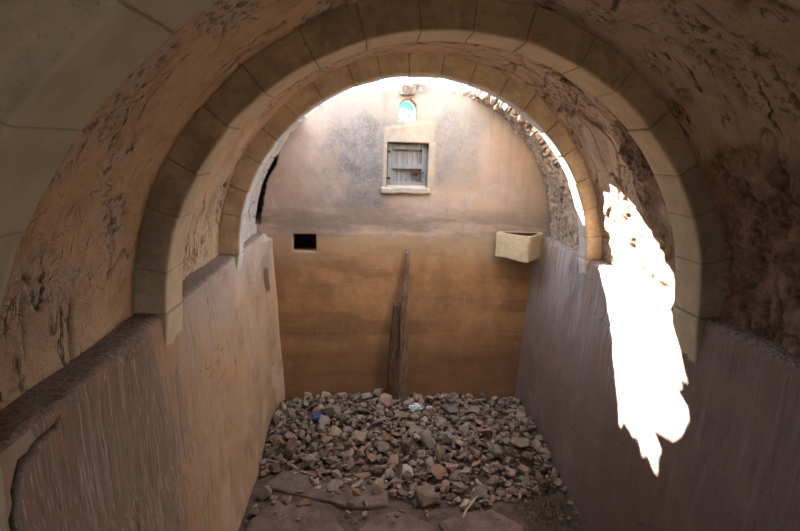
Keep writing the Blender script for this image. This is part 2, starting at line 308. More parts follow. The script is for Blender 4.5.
def build_vault():
    ys = frange(Y_FRONT, 0.75, 18) + frange(.77, 3.83, 330)
    ths = frange(-3, 183, 400)
    V, fl, ro, ck, wh = [], [], [], [], []
    for th in ths:
        a = math.radians(th)
        for y in ys:
            q = Vector((math.cos(a)*1.1, y, math.sin(a)*1.1))
            und = .010*fb(q*1.7, 3)
            t = fb(q*2.6+Vector((3, 7, 1)), 5)
            left = th > 100
            thr = .16 if not left else .30
            f = ss(thr, thr+.07, t)
            # patches of the photograph: crumbling plaster near the first arch on the left, bare masonry on the right
            d1 = math.hypot((y-1.28)/.16, (th-141)/11); f = max(f, ss(1.25, .8, d1+.5*fb(q*8, 3)))
            d2 = math.hypot((y-1.3)/.22, (th-167)/5); f = max(f, .7*ss(1.2, .8, d2+.6*fb(q*7, 3)))
            r1 = ss(38, 33, th+5*fb(q*5, 3))*ss(1.12, 1.2, y)*ss(1.90, 1.86, y)
            r1 *= .75+.25*ss(-.2, .1, fb(q*3, 3))
            d3 = math.hypot((y-2.30)/.16, (th-31)/11); r2 = ss(1.3, .85, d3+.45*fb(q*9, 3))
            r3 = .75*ss(26, 14, th+7*fb(q*6, 3))*ss(2.05, 2.1, y)*ss(3.0, 2.9, y)
            r4 = ss(3.12, 3.15, y)*ss(85, 80, th)
            r = max(r1, r2, r3, r4)
            # cracks: long ridges, mostly along the slope
            w = nvec(q*3)*.12
            along = Vector((th*.06+w.x*2, (y+w.y)*8.5, 1.7))
            cr = abs(noise.noise(along))
            g = noise.noise(q*2.1+Vector((11, 3, 5)))
            c = ss(.040, .010, cr)*(ss(.0, .18, g) if left else ss(-.12, .06, g))
            along2 = Vector((th*.15+w.x*4, (y+w.y)*5+th*.02, 9.1)); cr2 = abs(noise.noise(along2))
            c2 = ss(.034, .008, cr2)*ss(.05, .25, noise.noise(q*2.4+Vector((1, 13, 5))))*(1 if not left else .6)
            c = max(c, c2)*(1-r*.5)
            if 2.08 < y < 3.0: c *= .8
            base = -.028*ss(75, 25, th)
            if y > 3.11: base = -.042
            dr = base + und + f*.010*(1+.6*fb(q*11, 3)) + c*(.016 if left else .026)
            if r > 0:
                k3 = 1 if y < 3.11 else .45
                cell = noise.voronoi(q*(11 if y < 3.11 else 19))[0]; vd = (cell[1]-cell[0])
                dr += r*k3*(.004 + .026*fb(q*6, 4) - .018*min(1, vd*2.2))
            rr = RV+dr + .05*ss(3.787, 3.797, y+.006*noise.noise(q*9))*ss(149, 153, th)*ss(178, 174, th)
            if th < 0: V.append(W(rr, y, math.radians(th)*1.1))
            elif th > 180: V.append(W(-rr, y, -math.radians(th-180)*1.1))
            else: V.append(W(rr*math.cos(a), y, rr*math.sin(a)))
            wh.append(ss(3.11, 3.13, y)*ss(110, 118, th)); fl.append(f*(1-r)); ro.append(r); ck.append(c)
    n = len(ys); F = []
    for i in range(len(ths)-1):
        tm = (ths[i]+ths[i+1])/2
        for j in range(n-1):
            if hole((ys[j]+ys[j+1])/2, tm): continue
            a = i*n+j; F.append((a, a+1, a+n+1, a+n))
    uvs = []
    for th in ths:
        for y in ys: uvs += [math.radians(th)*2.2, y*2, 0]
    o = mesh('ceiling', V, F, M_VAULT, attrs={'flake': fl, 'rough': ro, 'crack': ck, 'white': wh})
    av = o.data.attributes.new('vuv', 'FLOAT_VECTOR', 'POINT'); av.data.foreach_set('vector', uvs)
    bm = bmesh.new(); bm.from_mesh(o.data); bmesh.ops.delete(bm, geom=[v for v in bm.verts if not v.link_faces], context='VERTS'); bm.to_mesh(o.data); bm.free()
    # normals point to the axis -> thickness grows outward
    f = o.data.polygons[0]; inward = f.normal.dot(Vector((0, f.center.y, S0))-f.center) > 0
    m = o.modifiers.new('thickness', 'SOLIDIFY'); m.thickness = .34; m.offset = -1 if inward else 1
    struct(o)
build_vault()

# ------------------------------------------------------------------ structure: lower walls with the ledge
def build_side(sgn, name, mat):
    prof = []   # (x, z) from the foot up and over the ledge
    for t in frange(0, 1, 110): prof.append((.945+.075*t, -1.42+1.385*t))
    for i in range(1, 9):
        a = math.radians(90*i/8); prof.append((1.02+.03*(1-math.cos(a)), -.035+.035*math.sin(a)))
    for t in frange(0, 1, 10)[1:]: prof.append((1.05+.16*t, 0+.008*t))
    ys = frange(Y_FRONT, .78, 14)+frange(.79, 3.87, 300)
    V, sm, ck = [], [], []
    line = [(1.33, .00), (1.206, -.057), (1.147, -.062), (1.075, -.075), (1.045, -.113), (1.02, -.176), (1.0, -.35), (.99, -1.4)]
    for x, z in prof:
        for y in ys:
            q = Vector((sgn*x, y, z))
            d = .010*fb(q*2.2, 4)+.0012*fb(Vector((sgn, y*14, z*2)), 3)
            if z > -.06: d += .012*(1-.8*ss(2.6, 3.2, y))*fb(Vector((q.x*8, q.y*4.5, q.z*8)), 5)
            d -= .055*ss(3.66, 3.86, y)**1.5*(1 if z < -.04 else .3)
            s = c = 0
            if sgn < 0 and y < 1.4:
                best = 9; side = 0
                for (y0, z0), (y1, z1) in zip(line, line[1:]):
                    L2 = (y1-y0)**2+(z1-z0)**2; t = max(0, min(1, ((y-y0)*(y1-y0)+(z-z0)*(z1-z0))/L2))
                    dd = math.hypot(y-y0-t*(y1-y0), z-z0-t*(z1-z0))
                    if dd < best: best = dd; side = (y1-y0)*(z-z0)-(z1-z0)*(y-y0)
                c = ss(.011, .005, best+.004*noise.noise(q*30))*(1 if y < 1.22 else 0)
                s = 1 if (side < 0 and y < 1.12 and z < -.02) else 0
                d += c*.02
            # small slot in the left wall near the back
            if sgn < 0 and abs(y-3.86) < .0: pass
            nx = x+d; nz = z+(d*.5 if z > -.02 else 0)
            V.append(W(sgn*nx, y, nz)); sm.append(s); ck.append(c)
    n = len(ys); F = []
    for i in range(len(prof)-1):
        for j in range(n-1):
            a = i*n+j; F.append((a, a+1, a+n+1, a+n) if sgn < 0 else (a, a+n, a+n+1, a+1))
    o = mesh(name, V, F, mat, attrs={'smooth': sm, 'crack': ck}); struct(o)
    f = o.data.polygons[0]; inward = f.normal.x*(-sgn) > 0
    m = o.modifiers.new('thickness', 'SOLIDIFY'); m.thickness = .3; m.offset = -1 if inward else 1
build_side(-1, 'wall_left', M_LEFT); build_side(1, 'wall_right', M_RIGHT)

# ------------------------------------------------------------------ structure: back wall
WIN = (-.150, .146, .337, .650); LUN = (-.072, .050, .800, .945); HAT = (-.820, -.652, -.140, -.014)
def build_back():
    def lines(a, b, step, must):
        pts = sorted(set([a, b]+must)); out = [a]
        for p, q in zip(pts, pts[1:]):
            k = max(1, round((q-p)/(step if q-p > .14 or q-p < .115 else .004))); out += [p+(q-p)*(i+1)/k for i in range(k)]
        return out
    xs = lines(-1.4, 1.4, .0105, [WIN[0], WIN[1], LUN[0], LUN[1], HAT[0], HAT[1]])
    zs = lines(-1.42, 1.32, .0105, [WIN[2], WIN[3], LUN[2], LUN[3], HAT[2], HAT[3]])
    lc = (LUN[0]+LUN[1])/2; lr = (LUN[1]-LUN[0])/2; lz = LUN[3]-lr
    def in_lun(x, z): return z > LUN[2] and abs(x-lc) < lr and (z < lz or math.hypot(x-lc, z-lz) < lr)
    def gone(x, z):
        if WIN[0] < x < WIN[1] and WIN[2] < z < WIN[3]: return True
        if HAT[0] < x < HAT[1] and HAT[2] < z < HAT[3]: return True
        if in_lun(x, z): return True
        r = math.hypot(x, z); th = math.degrees(math.atan2(z, x))
        if z > 0:
            k = .020*fb(Vector((th*.11, 2, 5)), 4)
            lim = 1.30
            lim = 1.30-.25*ss(52, 74, th)+.0*th+k if th < 90 else 1.12+.18*ss(136, 142, th)+k
            if th > 74 and th < 137: lim = 1.045 - .03*ss(91, 94, th)*ss(106, 102, th) + .055*ss(106, 118, th) + .02*ss(124, 133, th) + k*.7
            return r > lim
        return False
    V, fr, dk = [], [], []
    for x in xs:
        for z in zs:
            q = Vector((x, 4, z)); y = Y_BACK+.008*fb(q*2, 4)
            y += .0035*ss(-.01, .03, z+.02*noise.noise(q*6))
            X, Z = x, z
            e = abs(math.hypot(x-lc, z-lz)-lr)
            s = 0   # dressed stone frame round the window, sill below
            f1 = WIN[0]-.03 < x < WIN[1]+.03 and WIN[3] < z < WIN[3]+.125+.02*math.sin(x*9)
            f2 = WIN[0]-.028 < x < WIN[1]+.045 and WIN[2]-.005 < z <= WIN[3]
            if f1 or f2: s = .85
            s2 = 1.0 if abs(x-lc) < lr+.012 and lz < z and not in_lun(x, z) and math.hypot(x-lc, z-lz) < lr+.03 else 0
            if s: y -= .004
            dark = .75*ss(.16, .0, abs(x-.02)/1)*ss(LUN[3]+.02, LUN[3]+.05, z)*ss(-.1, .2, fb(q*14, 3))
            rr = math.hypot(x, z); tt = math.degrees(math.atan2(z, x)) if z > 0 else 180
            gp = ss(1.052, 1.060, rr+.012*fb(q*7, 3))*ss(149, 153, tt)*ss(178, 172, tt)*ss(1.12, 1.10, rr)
            V.append(W(X, y+.14*gp, Z)); fr.append(max(s, s2)); dk.append(max(dark, gp*.9))  # crevice beside the vault: its shade is painted dark besides the recess
    n = len(zs); F = []
    for i in range(len(xs)-1):
        for j in range(n-1):
            if gone((xs[i]+xs[i+1])/2, (zs[j]+zs[j+1])/2): continue
            a = i*n+j; F.append((a, a+n, a+n+1, a+1))
    o = mesh('wall_back', V, F, M_BACK, attrs={'frame': fr, 'dark': dk}); struct(o)
    bm = bmesh.new(); bm.from_mesh(o.data); bmesh.ops.delete(bm, geom=[v for v in bm.verts if not v.link_faces], context='VERTS'); bm.to_mesh(o.data); bm.free()
    m = o.modifiers.new('thickness', 'SOLIDIFY'); m.thickness = .36; m.offset = -1
build_back()
def build_front_floor():
    # end wall behind the viewpoint with the doorway that lets daylight in
    V = []; F = []
    def quad(a, b, c, d):
        k = len(V); V.extend([W(*a), W(*b), W(*c), W(*d)]); F.append((k, k+1, k+2, k+3))
    y = Y_FRONT
    x0, x1, z0, z1 = DOOR
    for (a, b, c, d) in ((-1.4, x0, -1.5, 1.4), (x1, 1.4, -1.5, 1.4), (x0, x1, -1.5, z0), (x0, x1, z1, 1.4)):
        quad((a, y, c), (b, y, c), (b, y, d), (a, y, d))
    o = mesh('wall_front', V, F, M_LEFT, smooth=False); struct(o)
    m = o.modifiers.new('thickness', 'SOLIDIFY'); m.thickness = .4; m.offset = 1
    xs = frange(-1.15, 1.15, 120); ys = frange(Y_FRONT, 4.0, 230); V = []; F = []
    for x in xs:
        for yy in ys: V.append(W(x, yy, -1.395+.012*fb(Vector((x, yy, 0))*4, 5)))
    n = len(ys)
    for i in range(len(xs)-1):
        for j in range(n-1):
            a = i*n+j; F.append((a, a+n, a+n+1, a+1))
    o = mesh('floor', V, F, M_SOIL); struct(o)
    m = o.modifiers.new('thickness', 'SOLIDIFY'); m.thickness = .3; m.offset = -1
    # inside of the square hatch in the back wall, its shade painted dark
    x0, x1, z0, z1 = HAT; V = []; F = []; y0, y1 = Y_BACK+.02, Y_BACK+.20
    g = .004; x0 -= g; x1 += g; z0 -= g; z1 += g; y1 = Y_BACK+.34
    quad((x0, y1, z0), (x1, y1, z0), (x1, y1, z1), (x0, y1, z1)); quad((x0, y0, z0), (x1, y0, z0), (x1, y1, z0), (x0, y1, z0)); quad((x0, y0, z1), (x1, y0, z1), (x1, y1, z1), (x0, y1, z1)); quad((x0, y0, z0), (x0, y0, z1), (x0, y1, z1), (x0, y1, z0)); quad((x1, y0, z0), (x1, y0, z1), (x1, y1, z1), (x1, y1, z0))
    o = mesh('wall_back_hatch_recess', V, F, M_SHADE, smooth=False); struct(o)
DOOR = (-.68, .16, .05, .76)
build_front_floor()

# ------------------------------------------------------------------ stone arches
def build_arch(y0, y1, nblock, foot, mat, label, phase, seed):
    rnd = random.Random(seed)
    sec = [(1.16, y0)]+[(1.13-.13*t, y0) for t in frange(0, 1, 8)[:-1]]+[(1.008, y0+.001), (1.001, y0+.008)]
    sec += [(1.0, y0+(y1-y0)*t) for t in frange(.1, .9, 8)]+[(1.001, y1-.008), (1.008, y1-.001)]+[(1.0+.13*t, y1) for t in frange(0, 1, 8)[1:]]+[(1.16, y1)]
    tone = [rnd.random() for _ in range(nblock+3)]; off = [rnd.uniform(-.0035, .0035) for _ in range(nblock+3)]
    st = []   # stations (kind, value)
    for s in frange(-foot, -.0005, max(2, int(foot/.012))): st.append(('r', s))
    joints = [i/nblock*180 + (rnd.uniform(-1, 1) if 0 < i < nblock else 0) + (phase if 0 < i < nblock else 0) for i in range(nblock+1)]
    ang = set(frange(0, 180, 300))
    for jt in joints: ang |= {max(0, min(180, jt+e)) for e in (-.2, -.08, 0, .08, .2)}
    st += [('a', a) for a in sorted(ang)]
    for s in frange(-.0005, -foot, max(2, int(foot/.012))): st.append(('l', s))
    t = empty('stone_arch', W(0, (y0+y1)/2, 0)); tag(t, label, 'arch', 'stone arches carrying the vault')
    n = len(sec); inv = Vector(t.location)
    for part in ('a', 'r', 'l'):
        V, bl, jo, so = [], [], [], []; rows = 0
        for kind, s in st:
            if kind != part: continue
            rows += 1
            if kind == 'a':
                a = math.radians(s); b = sum(1 for jt in joints[1:-1] if s > jt)+1
                dj = min(abs(s-jt) for jt in joints); j = ss(.2, .07, dj)
            else:
                b = 0 if kind == 'r' else nblock+1; j = ss(.006, .001, -s)
            for r, y in sec:
                if kind == 'a': p = Vector((r*math.cos(a), y, r*math.sin(a))); radial = Vector((math.cos(a), 0, math.sin(a)))
                else:
                    sg = 1 if kind == 'r' else -1
                    p = Vector((sg*(r+.016*ss(0, 1, -s/foot)), y, s)); radial = Vector((sg, 0, 0))
                d = off[b]+.003*fb(p*6, 3)+.003*j
                if abs(y-y0) < .004 or abs(y-y1) < .004:
                    sgn = 1 if abs(y-y0) < .004 else -1
                    p = p+Vector((0, sgn*(.0025*j+.6*off[b]+.002*fb(p*7, 3)), 0))
                if r < 1.01: p = p+radial*d
                V.append(W(*p)-inv); bl.append(tone[b]); jo.append(j); so.append(1.0 if r < 1.003 and y > y0+.007 else 0.0)
        F = []
        for i in range(rows-1):
            for k in range(n-1):
                a = i*n+k; F.append((a, a+1, a+n+1, a+n))
            F.append((i*n+n-1, i*n, i*n+n, i*n+2*n-1))
        F.append(tuple(range(n))); F.append(tuple(range((rows-1)*n, rows*n))[::-1])
        o = mesh('arch_ring' if part == 'a' else 'pier', V, F, mat, t, attrs={'block': bl, 'joint': jo, 'soffit': so})
        bm = bmesh.new(); bm.from_mesh(o.data); bmesh.ops.recalc_face_normals(bm, faces=bm.faces); bm.to_mesh(o.data); bm.free()
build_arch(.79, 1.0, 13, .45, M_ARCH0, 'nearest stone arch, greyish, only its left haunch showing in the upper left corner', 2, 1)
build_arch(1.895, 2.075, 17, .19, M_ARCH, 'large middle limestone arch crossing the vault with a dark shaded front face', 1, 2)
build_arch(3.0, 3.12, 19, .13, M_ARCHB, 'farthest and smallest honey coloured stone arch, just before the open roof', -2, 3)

# ------------------------------------------------------------------ rubble core along the broken vault edges
BASES = []
def hull_mesh(seed, n=18, flat=.7):
    rnd = random.Random(seed); bm = bmesh.new()
    for _ in range(n):
        v = Vector((rnd.gauss(0, 1), rnd.gauss(0, 1), rnd.gauss(0, 1))).normalized()*rnd.uniform(.8, 1.0)
        m = max(abs(v.x), abs(v.y), abs(v.z)); v = v*(.55+.45/m*.72)
        bm.verts.new((v.x*rnd.uniform(.9, 1.05)*.5, v.y*.40, v.z*.5*flat))
    r = bmesh.ops.convex_hull(bm, input=bm.verts)
    bmesh.ops.delete(bm, geom=[g for g in r['geom_interior'] if isinstance(g, bmesh.types.BMVert)], context='VERTS')
    bmesh.ops.dissolve_limit(bm, angle_limit=math.radians(14), verts=bm.verts, edges=bm.edges)
    bmesh.ops.bevel(bm, geom=list(bm.edges), offset=.022, segments=1, affect='EDGES')
    bmesh.ops.triangulate(bm, faces=bm.faces)
    for v in bm.verts: v.co += nvec(v.co*5+Vector((seed, 0, 0)))*.03
    me = bpy.data.meshes.new('stone'); bm.to_mesh(me); bm.free(); me.materials.append(M_STONE); return me
for i in range(16): BASES.append(hull_mesh(i*13+5, random.choice((14, 18, 24)), random.choice((.45, .6, .75, .9))))
def merged(name, items, mat, parent=None):
    V, F = [], []
    for me, M in items:
        k = len(V); V += [M @ v.co for v in me.vertices]; F += [tuple(k+i for i in p.vertices) for p in me.polygons]
    return mesh(name, V, F, mat, parent, smooth=False)
def rubble_core():
    rnd = random.Random(4); it = []
    def put(r, y, th, s):
        a = math.radians(th); p = W(r*math.cos(a), y, r*math.sin(a))
        M = Matrix.Translation(p) @ Matrix.Rotation(-a, 4, 'Y') @ Matrix.Rotation(rnd.uniform(-.5, .5), 4, 'X') @ Matrix.Rotation(rnd.uniform(-.4, .4), 4, 'Y') @ Matrix.Diagonal((s*rnd.uniform(.9, 1.4), s*rnd.uniform(.8, 1.2), s*rnd.uniform(.6, 1.0), 1))
        it.append((rnd.choice(BASES), M))
    th = 18
    while th < 72:
        edge = 3.11 + .40*ss(17, 34, th) + .02*ss(34, 50, th) + .20*ss(50, 62, th) + .35*ss(62, 72, th)
        for r in (1.10, 1.16, 1.22):
            if edge < 3.83: put(r+rnd.uniform(-.02, .02), min(3.82, edge+rnd.uniform(.0, .05)), th+rnd.uniform(-1.5, 1.5), rnd.uniform(.11, .2))
        th += 3.0
    for i in range(26):
        t = 62+i*.55; put(1.06+.04*rnd.random(), 3.84, t, rnd.uniform(.06, .11))
    for y in frange(3.16, 3.8, 11):
        lim = left_edge(y)
        for r in (1.14, 1.21): put(r, y, lim+6.5+rnd.uniform(-1, 2), rnd.uniform(.1, .16))
    for i in range(20): put(1.075+.03*rnd.random(), 3.86, 112+i*1.4, rnd.uniform(.05, .085))
    struct(merged('ceiling_rubble_core', it, M_CORE))
rubble_core()

# ------------------------------------------------------------------ window with its shutter, sill, lintel stone
def build_window():
    x0, x1, z0, z1 = WIN; w = (x1-x0)*U; h = (z1-z0)*U; c = W((x0+x1)/2, Y_BACK+.055, z0)
    t = empty('window_shutter', c)
    tag(t, 'weathered grey wooden shutter closed in the square window high on the back wall', 'shutter')
    for s in (-1, 1): rough_box('stile', (.075, .05, h-.02), M_GREY, t, (s*(w/2-.045), -.01, h/2), .006, 2, .003, 8, s+3)
    for z, hh in ((h-.055, .075), (h*.475, .07), (.045, .06)): rough_box('rail', (w-.16, .045, hh), M_GREY, t, (0, -.014, z), .006, 2, .003, 8, z)
    n = 6; pw = (w-.15)/n
    for i in range(n): rough_box('plank', (pw-.003, .03, h-.05+.01*(i % 2)), M_GREY2, t, (-(w-.15)/2+pw*(i+.5), .02+.004*(i % 3), h/2), .005, 2, .002, 9, i)
    rough_box('backing_board', (w+.06, .03, h+.06), M_GREY, t, (0, .075, h/2), .003)
    pl = rough_box('lock', (.105, .03, .1), M_IRON, t, (w*.18, -.05, h*.335), .006); rough_box('bolt', (.13, .025, .025), M_IRON, pl, (.07, -.02, 0), .006)
    for z in (h*.2, h*.8): rough_box('hinge', (.05, .02, .03), M_IRON, t, (-w/2+.03, -.042, z), .004)
    # backing so that no daylight leaks round the boards
    sl = rough_box('window_sill', (.36*U, .08, .085), M_SILL, None, W(-.008, Y_BACK+.008, z0-.022), .02, 4, .02, 7, 5)
    tag(sl, 'rough pale stone sill projecting below the shuttered window', 'window sill')
    ls = rough_box('lintel_stone', (.20, .16, .13), M_BROKEN, None, W(-.012, Y_BACK+.0, 1.005), .02, 4, .025, 9, 9)
    tag(ls, 'broken rough stone lodged above the small arched opening', 'stone')
build_window()
def build_basin():
    V = []; F = []
    out = [(.655, 3.80), (.850, 3.605), (1.005, 3.80), (1.0, 3.845), (.70, 3.845)]
    zt, zb = .033, -.145
    cx = sum(p[0] for p in out)/5; cy = sum(p[1] for p in out)/5
    bm = bmesh.new()
    def ring(pts, z): return [bm.verts.new(W(x, y, z)) for x, y in pts]
    ins = [(cx+(x-cx)*.85, cy+(y-cy)*.85) for x, y in out]
    a = ring(out, zb); b = ring(out, zt); c = ring(ins, zt); d = ring(ins, zt-.14)
    for i in range(5):
        j = (i+1) % 5
        bm.faces.new((a[i], a[j], b[j], b[i])); bm.faces.new((b[i], b[j], c[j], c[i])); bm.faces.new((c[i], c[j], d[j], d[i]))
    bm.faces.new(a[::-1]); bm.faces.new(d)
    bmesh.ops.recalc_face_normals(bm, faces=bm.faces)
    for f in bm.faces:  # inner faces take the dark material: shade of the cavity painted in
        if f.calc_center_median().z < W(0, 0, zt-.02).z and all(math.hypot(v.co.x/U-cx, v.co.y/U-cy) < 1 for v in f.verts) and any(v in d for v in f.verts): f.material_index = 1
    bmesh.ops.bevel(bm, geom=list(bm.edges), offset=.012, segments=2, affect='EDGES')
    bmesh.ops.subdivide_edges(bm, edges=[e for e in bm.edges if e.calc_length() > .08], cuts=6, use_grid_fill=True)
    for v in bm.verts:
        v.co += nvec(v.co*5)*.007
        zz = (v.co.z-S0)/U
        if zz < zb+.02: v.co.z += .012*fb(v.co*5, 3)-.02*ss(.68, .85, v.co.x/U)
    o = bm_obj('stone_basin', bm, M_BASIN); o.data.materials.append(M_SHADE)
    tag(o, 'pale carved stone basin set across the right back corner at ledge height', 'basin')
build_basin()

# ------------------------------------------------------------------ rubble heap
def heap_front(x): return 2.78 + .30*ss(-.45, -.75, x) - .06*math.sin(x*5)
def heap(x, y):   # radii -> z in radii
    front = 2.78 + .30*ss(-.45, -.75, x) - .06*math.sin(x*5)
    h = -1.395 + .085*ss(front-.05, front+.45, y) + .055*ss(3.1, 3.8, y)*ss(.95, .1, abs(x+.12)) + .02*fb(Vector((x*6, y*6, 2)), 2)*ss(front, front+.3, y) + .02*fb(Vector((x*3, y*3, 5)), 3)
    h -= .03*ss(.45, .85, x)*ss(3.3, 2.7, y)
    return h
def build_mound():
    xs = frange(-.98, .98, 110); ys = frange(2.55, 3.855, 80); V = []; F = []
    for x in xs:
        for y in ys:
            e = max(0, heap(x, y)+.004)
            V.append(W(x, y, heap(x, y)-.012+.008*fb(Vector((x, y, 1))*14, 3)))
    n = len(ys)
    for i in range(len(xs)-1):
        for j in range(n-1):
            a = i*n+j; F.append((a, a+n, a+n+1, a+1))
    tone = [0.0]*len(V)
    rnd = random.Random(5)
    for _ in range(2600):
        x = rnd.uniform(-.93, .93); y = rnd.uniform(2.5, 3.82); front = heap_front(x)-.06
        if y < front and rnd.random() < .93: continue
        sz = rnd.uniform(.035, .11); z = max(heap(x, y), -1.385)
        M = Matrix.Translation(W(x, y, z)+Vector((0, 0, rnd.uniform(.0, .05)))) @ Matrix.Rotation(rnd.uniform(0, 6.28), 4, 'Z') @ Matrix.Rotation(rnd.uniform(-.9, .9), 4, 'X') @ Matrix.Diagonal((sz*1.2, sz, sz*.8, 1))
        me = rnd.choice(BASES); k = len(V); tn = rnd.uniform(.1, 1)
        V += [M @ v.co for v in me.vertices]; F += [tuple(k+i for i in p.vertices) for p in me.polygons]; tone += [tn]*len(me.vertices)
    o = mesh('rubble_mound', V, F, M_DUST, smooth=False, attrs={'tone': tone})
    tag(o, 'low mound of earth, grit and countless stone chips under the larger loose stones', 'rubble', kind='stuff')
build_mound()
PAL = {'pinkish': (.361, .244, .185), 'grey': (.277, .231, .197), 'tan': (.370, .277, .202), 'pale': (.445, .370, .302), 'orange-brown': (.370, .223, .139), 'dark brown': (.168, .109, .080)}
TAKEN = []
def free(x, y, r): return all((x-a)**2+(y-b)**2 > (.80*(r+c))**2 for a, b, c in TAKEN)
def place_name(x, y):
    if abs(x+.02) < .17 and y > 3.6: return 'at the foot of the leaning post'
    row = 'back' if y > 3.45 else 'middle' if y > 3.05 else 'front'
    if x < -.68: return {'back': 'in the left back corner', 'middle': 'along the left wall', 'front': 'beside the left wall at the front'}[row]
    if x > .66: return {'back': 'in the right back corner', 'middle': 'along the right wall', 'front': 'among the weeds by the right wall'}[row]
    side = 'left of the post' if x < -.1 else 'right of the post'
    if row == 'back': return 'near the back wall, '+side
    if row == 'middle': return 'midway down the heap, '+side
    return 'at the front edge of the heap, '+('left part' if x < -.25 else 'middle part' if x < .25 else 'right part')
def stone(x, y, size, col, base=None, rot=None, sc=None, label=None, sink=.2, rnd=random):
    me = BASES[base if base is not None else rnd.randrange(16)]
    o = bpy.data.objects.new('rubble_stone', me); C.objects.link(o)
    s = sc or (rnd.uniform(.85, 1.25), rnd.uniform(.85, 1.15), rnd.uniform(.7, 1.1))
    o.scale = tuple(size*k for k in s)
    o.rotation_euler = rot or (rnd.uniform(-.6, .6), rnd.uniform(-.6, .6), rnd.uniform(0, 6.28))
    zr = max(heap(x, y), -1.385)
    R = o.rotation_euler.to_matrix()
    hh = max(abs((R @ Vector((v.co.x*o.scale[0], v.co.y*o.scale[1], v.co.z*o.scale[2]))).z) for v in me.vertices)
    o.location = W(x, y, zr)+Vector((0, 0, hh*(1-2*sink)*.9))
    base_c = PAL[col]; k = rnd.uniform(.62, 1.2); o.color = (base_c[0]*k, base_c[1]*k, base_c[2]*k, 1)
    TAKEN.append((x, y, size*.5/U))
    if not label:
        szw = 'large' if size > .24 else 'medium' if size > .17 else 'small' if size > .125 else 'tiny'
        zz = me.dimensions if hasattr(me, 'dimensions') else None
        flat = s[2]/s[0]; form = 'slab-like' if flat < .72 else 'chunky' if flat > .95 else 'angular'
        label = f'{szw} {col} {form} stone {place_name(x, y)}'
    tag(o, label, 'stone', 'loose stones of the rubble heap'); return o
def build_stones():
    rnd = random.Random(21)
    sp = [  # the stones one can pick out in the photograph
        (.085, 2.70, .47, 'tan', 2, (1.2, .1, .3), (.95, 1.0, .8), 'largest upright rounded tan stone at the front edge of the heap'),
        (-.19, 2.80, .36, 'tan', 5, (1.1, .2, .9), (.9, 1.0, .7), 'broad upright tan stone left of the largest front stone'),
        (-.33, 2.76, .19, 'orange-brown', 7, (1.3, .1, .2), (.7, 1.1, .8), 'narrow upright orange stone at the front edge beside the flat slab'),
        (.17, 2.90, .33, 'orange-brown', 3, (.7, .2, .5), (1, 1, .9), 'orange-brown angular stone behind the largest front stone'),
        (.33, 3.60, .52, 'grey', 9, (.25, .3, 2.2), (1.1, .8, .6), 'largest flat grey slab-like stone on top of the heap right of the post'),
        (.075, 3.50, .15, 'pale', 11, None, None, 'round pale stone just in front of the white plastic scrap'),
        (.04, 3.64, .26, 'grey', 4, None, None, 'lumpy grey stone right at the foot of the leaning post'),
        (.06, 3.32, .24, 'pale', 1, None, None, 'lumpy pale stone in the middle of the heap below the post'),
        (.30, 2.66, .2, 'pale', 6, (.3, .2, 1), (1.3, .9, .6), 'flat pale stone right of the largest front stone'),
        (.50, 2.85, .21, 'pinkish', 8, None, None, 'pinkish stone nearest the weeds on the right of the heap'),
        (.42, 2.98, .22, 'orange-brown', 10, None, None, 'squarish orange stone on the right part of the heap'),
        (-.62, 2.69, .2, 'orange-brown', 12, (.2, .1, .4), (1.2, .9, .8), 'orange stone resting alone on the flat slab at the left front'),
        (-.72, 2.72, .17, 'pinkish', 0, None, None, 'reddish stone beside the orange one on the left front slab'),
        (-.66, 2.80, .13, 'pinkish', 13, None, None, 'small square pinkish stone behind the orange one on the left slab'),
        (-.86, 2.78, .22, 'grey', 14, None, None, 'grey stone wedged between left wall and front slabs'),
        (-.88, 2.62, .2, 'dark brown', 15, None, None, 'dark brown stone at the foot of the left wall, lower corner of the photo'),
        (-.55, 2.98, .23, 'orange-brown', 2, None, None, 'crumbly orange stone at the heap edge above the left slab'),
        (.55, 3.28, .30, 'pinkish', 7, (.9, .4, 2.4), (1.2, .8, .6), 'large tilted pinkish plate of stone on the right side of the heap'),
        (-.06, 2.62, .15, 'pinkish', 5, None, None, 'small pinkish stone between the two front slabs'),
    ]
    for x, y, s, c, b, r, sc, lb in sp: stone(x, y, s, c, b, r, sc, lb, rnd=rnd)
    n = len(sp); cols = ['pinkish']*5+['grey']*4+['tan']*5+['pale']*2+['orange-brown']*3+['dark brown']*2
    for size_lo, size_hi, quota in ((.21, .31, 75), (.16, .21, 130), (.11, .16, 300)):
        tries = 0
        while n < 300 and quota > 0 and tries < 20000:
            tries += 1
            x = rnd.uniform(-.92, .92); y = rnd.uniform(2.6, 3.82)
            front = 2.78 + .30*ss(-.45, -.75, x) - .06*math.sin(x*5)
            if y < front-.02: continue
            if x > .5 and y < 3.05+.25*(x-.5)*2 and rnd.random() < .8: continue
            if y < 3.0 and size_hi <= .15 and rnd.random() < .3: continue
            s = rnd.uniform(size_lo, size_hi)*(1 if y < 3.3 else .88)
            if abs(x)+s*.25 > .96: continue
            if math.hypot(x+.02, y-3.8) < .11: continue
            if not free(x, y, s*.5/U): continue
            col = rnd.choice(cols)
            if y > 3.35 and col in ('orange-brown', 'pinkish') and rnd.random() < .5: col = 'grey'
            stone(x, y, s, col, rnd=rnd); n += 1; quota -= 1
build_stones()

